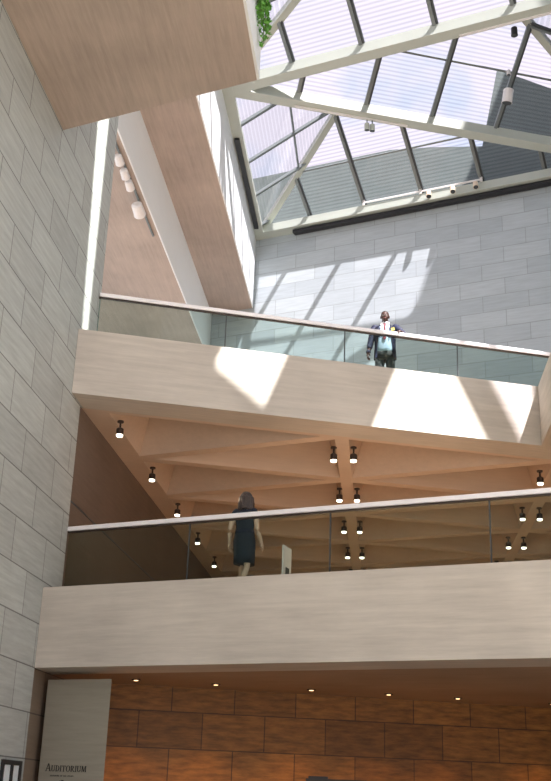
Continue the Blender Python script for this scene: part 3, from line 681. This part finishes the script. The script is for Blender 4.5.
bm = bmesh.new(); add_obox(bm, pp, (1, 0, .2), (0, 1, 0), (-.2, 0, 1), .065, .012, .055)
tag(obj('leaflet', bm, M['yellow'], loc=pp), 'small yellow leaflet held beside the hand of the man at the railing', 'leaflet')

# --- the woman on the lower gallery, walking away to the right
wl_ = V((-2.20, 17.0, 4.542)); XW = Matrix.Translation(wl_) @ Matrix.Rotation(math.radians(168), 4, 'Z')      # built facing -y, turned to walk away
wom = thing('person', 'woman in navy dress with shoulder-length hair walking on the lower balcony', 'person', wl_)
bm = bmesh.new(); hc = V((0, -.02, 1.555))
H = .94
head(bm, hc, H); add_limb(bm, [(0, .015, 1.33), (0, .01, 1.40), (0, 0, 1.49)], [.060, .048, .046])
add_loft(bm, [ell(0, .01, z, rx, ry) for z, rx, ry in ((.80, .145, .11), (.88, .165, .125), (.98, .145, .11), (1.05, .122, .095), (1.18, .135, .105), (1.28, .150, .098), (1.35, .13, .075), (1.39, .055, .05))])
# her own right arm (+x after turning is image left) and left arm
sA, eA, wA = V((.178, .02, 1.325)), V((.235, .06, 1.07)), V((.268, -.04, .85))
sB, eB, wB = V((-.178, .02, 1.325)), V((-.215, .04, 1.06)), V((-.265, -.06, .84))
for s_, e_, w_, th in ((sA, eA, wA, 1), (sB, eB, wB, -1)):
    add_limb(bm, [s_, s_.lerp(e_, .5), e_, e_.lerp(w_, .4), w_], [.052, .046, .039, .038, .027])
    hand(bm, w_, (w_-e_), (-1 if s_.x > 0 else 1, .2, 0), .92, .5, 1 if s_.x > 0 else -1)
# legs in stride: the right one forward, the left one back on its toes
add_limb(bm, [(.075, 0, .84), (.07, -.06, .64), (.075, -.13, .45), (.08, -.17, .28), (.08, -.19, .09)], [.078, .060, .050, .048, .032])
add_limb(bm, [(.08, -.18, .05), (.085, -.29, .035), (.085, -.34, .025)], [.032, .030, .022])
add_limb(bm, [(-.075, 0, .84), (-.07, .03, .64), (-.08, .07, .45), (-.085, .18, .29), (-.085, .28, .13)], [.078, .060, .050, .048, .032])
add_limb(bm, [(-.085, .30, .09), (-.088, .25, .035), (-.088, .20, .025)], [.032, .030, .022])
fused('body', bm, M['skin_light'], wom, .0085, XW)
face_parts(wom, hc, H, XW)
bm = bmesh.new()      # knee-length dress with short sleeves
add_loft(bm, [ell(cx, cy, z, rx, ry, 28) for cx, cy, z, rx, ry in ((.005, -.03, .50, .165, .215), (.0, -.02, .62, .170, .190), (0, -.005, .75, .180, .160), (0, .01, .87, .184, .147), (0, .01, .97, .165, .132), (0, .01, 1.05, .143, .116), (0, .005, 1.18, .155, .126), (0, .01, 1.28, .170, .116), (0, .012, 1.35, .155, .095), (0, .015, 1.39, .095, .075))], True, True)
for s_, e_ in ((sA, eA), (sB, eB)): add_limb(bm, [s_+V((-.03 if s_.x > 0 else .03, 0, .01)), s_.lerp(e_, .12), s_.lerp(e_, .30)], [.070, .062, .058])
obj('dress', bm, M['dress'], wom, xf=XW, smooth=True)
bm = bmesh.new(); add_loft(bm, [ell(0, .01, z, rx, ry) for z, rx, ry in ((.985, .166, .134), (1.02, .158, .128), (1.05, .152, .124))]); obj('belt', bm, M['suit'], wom, xf=XW, smooth=True)
bm = bmesh.new()      # bobbed hair: cap plus locks down to the shoulders
r = bmesh.ops.create_uvsphere(bm, u_segments=24, v_segments=16, radius=1)
bmesh.ops.delete(bm, geom=[v for v in bm.verts if v.co.z < -.15 and v.co.y < .1 or v.co.y < -.62 and v.co.z < .45], context='VERTS')
for v in bm.verts: v.co = hc + V((v.co.x*.102, .020+v.co.y*.118, .030+v.co.z*.104))
rnd = random.Random(5)
for k in range(34):
    q = math.radians(-35 + 250*k/33); x = math.cos(q); y = math.sin(q); e = rnd.uniform(.9, 1.08)
    add_limb(bm, [hc+V((x*.060, .02+y*.085, .08)), hc+V((x*.100*e, .02+y*.112*e, .02)), hc+V((x*.114*e, .025+y*.122*e, -.07)), hc+V((x*.112*e, .03+y*.112*e, -.16)), hc+V((x*.075*e, .03+y*.085*e, -.215+rnd.uniform(-.02, .02)))], [.014, .019, .020, .018, .007], 7)
obj('hair', bm, M['hair'], wom, xf=XW, smooth=True)
for pts in ([(.08, -.16, .045), (.085, -.28, .034), (.085, -.35, .024)], [(-.085, .315, .085), (-.088, .26, .036), (-.088, .19, .024)]):
    bm = bmesh.new(); add_limb(bm, pts, [.037, .036, .027]); obj('shoe', bm, M['shoe'], wom, xf=XW, smooth=True)

# ------------------------------------------------------------------ light
w = bpy.data.worlds.new('sky'); S.world = w; w.use_nodes = True; t = w.node_tree; bg = t.nodes['Background']
tc = N(t, 'ShaderNodeTexCoord'); no = N(t, 'ShaderNodeTexNoise'); no.inputs['Scale'].default_value = 9; no.inputs['Detail'].default_value = 6
t.links.new(tc.outputs['Generated'], no.inputs['Vector'])
cr = N(t, 'ShaderNodeValToRGB'); e = cr.color_ramp.elements
e[0].position = .36; e[0].color = (.68, .80, .95, 1); e[1].position = .62; e[1].color = (.97, .94, 1.0, 1)
k = e.new(.47); k.color = (.92, .92, .99, 1)
t.links.new(no.outputs['Fac'], cr.inputs[0]); t.links.new(cr.outputs[0], bg.inputs['Color']); bg.inputs['Strength'].default_value = 1.0
sl = bpy.data.lights.new('sun', 'SUN'); sl.energy = 15; sl.angle = math.radians(.6); sl.color = (1, .97, .92)
so = bpy.data.objects.new('sun', sl); COL.objects.link(so)
el, az = SUN_EL, SUN_AZ
dirn = V((-math.sin(az)*math.cos(el), math.cos(az)*math.cos(el), -math.sin(el)))
so.rotation_euler = dirn.to_track_quat('-Z', 'Y').to_euler(); so.location = (20, -20, 40)

# ------------------------------------------------------------------ camera
cd = bpy.data.cameras.new('camera'); cam = bpy.data.objects.new('camera', cd); COL.objects.link(cam); S.camera = cam
cd.sensor_fit = 'VERTICAL'; cd.sensor_height = 24; cd.lens = 1085/781*24; cd.clip_end = 500
P, R, Y = math.radians(20.5), math.radians(2.0), math.radians(-6.0)
fw = V((math.sin(Y)*math.cos(P), math.cos(Y)*math.cos(P), math.sin(P))); r0 = V((math.cos(Y), -math.sin(Y), 0)); u0 = r0.cross(fw)
rt = r0*math.cos(R)+u0*math.sin(R); u1 = u0*math.cos(R)-r0*math.sin(R)
cam.matrix_world = Matrix(((rt.x, u1.x, -fw.x, 0), (rt.y, u1.y, -fw.y, 0), (rt.z, u1.z, -fw.z, 1.6), (0, 0, 0, 1)))
vs = S.view_settings; vs.view_transform = 'Standard'; vs.look = 'None'; vs.gamma = 1; vs.use_curve_mapping = False; vs.exposure = .85
c = S.cycles; c.use_denoising = True; c.max_bounces = 10; c.diffuse_bounces = 6; c.transparent_max_bounces = 40; c.sample_clamp_indirect = 6; c.caustics_reflective = False; c.caustics_refractive = False
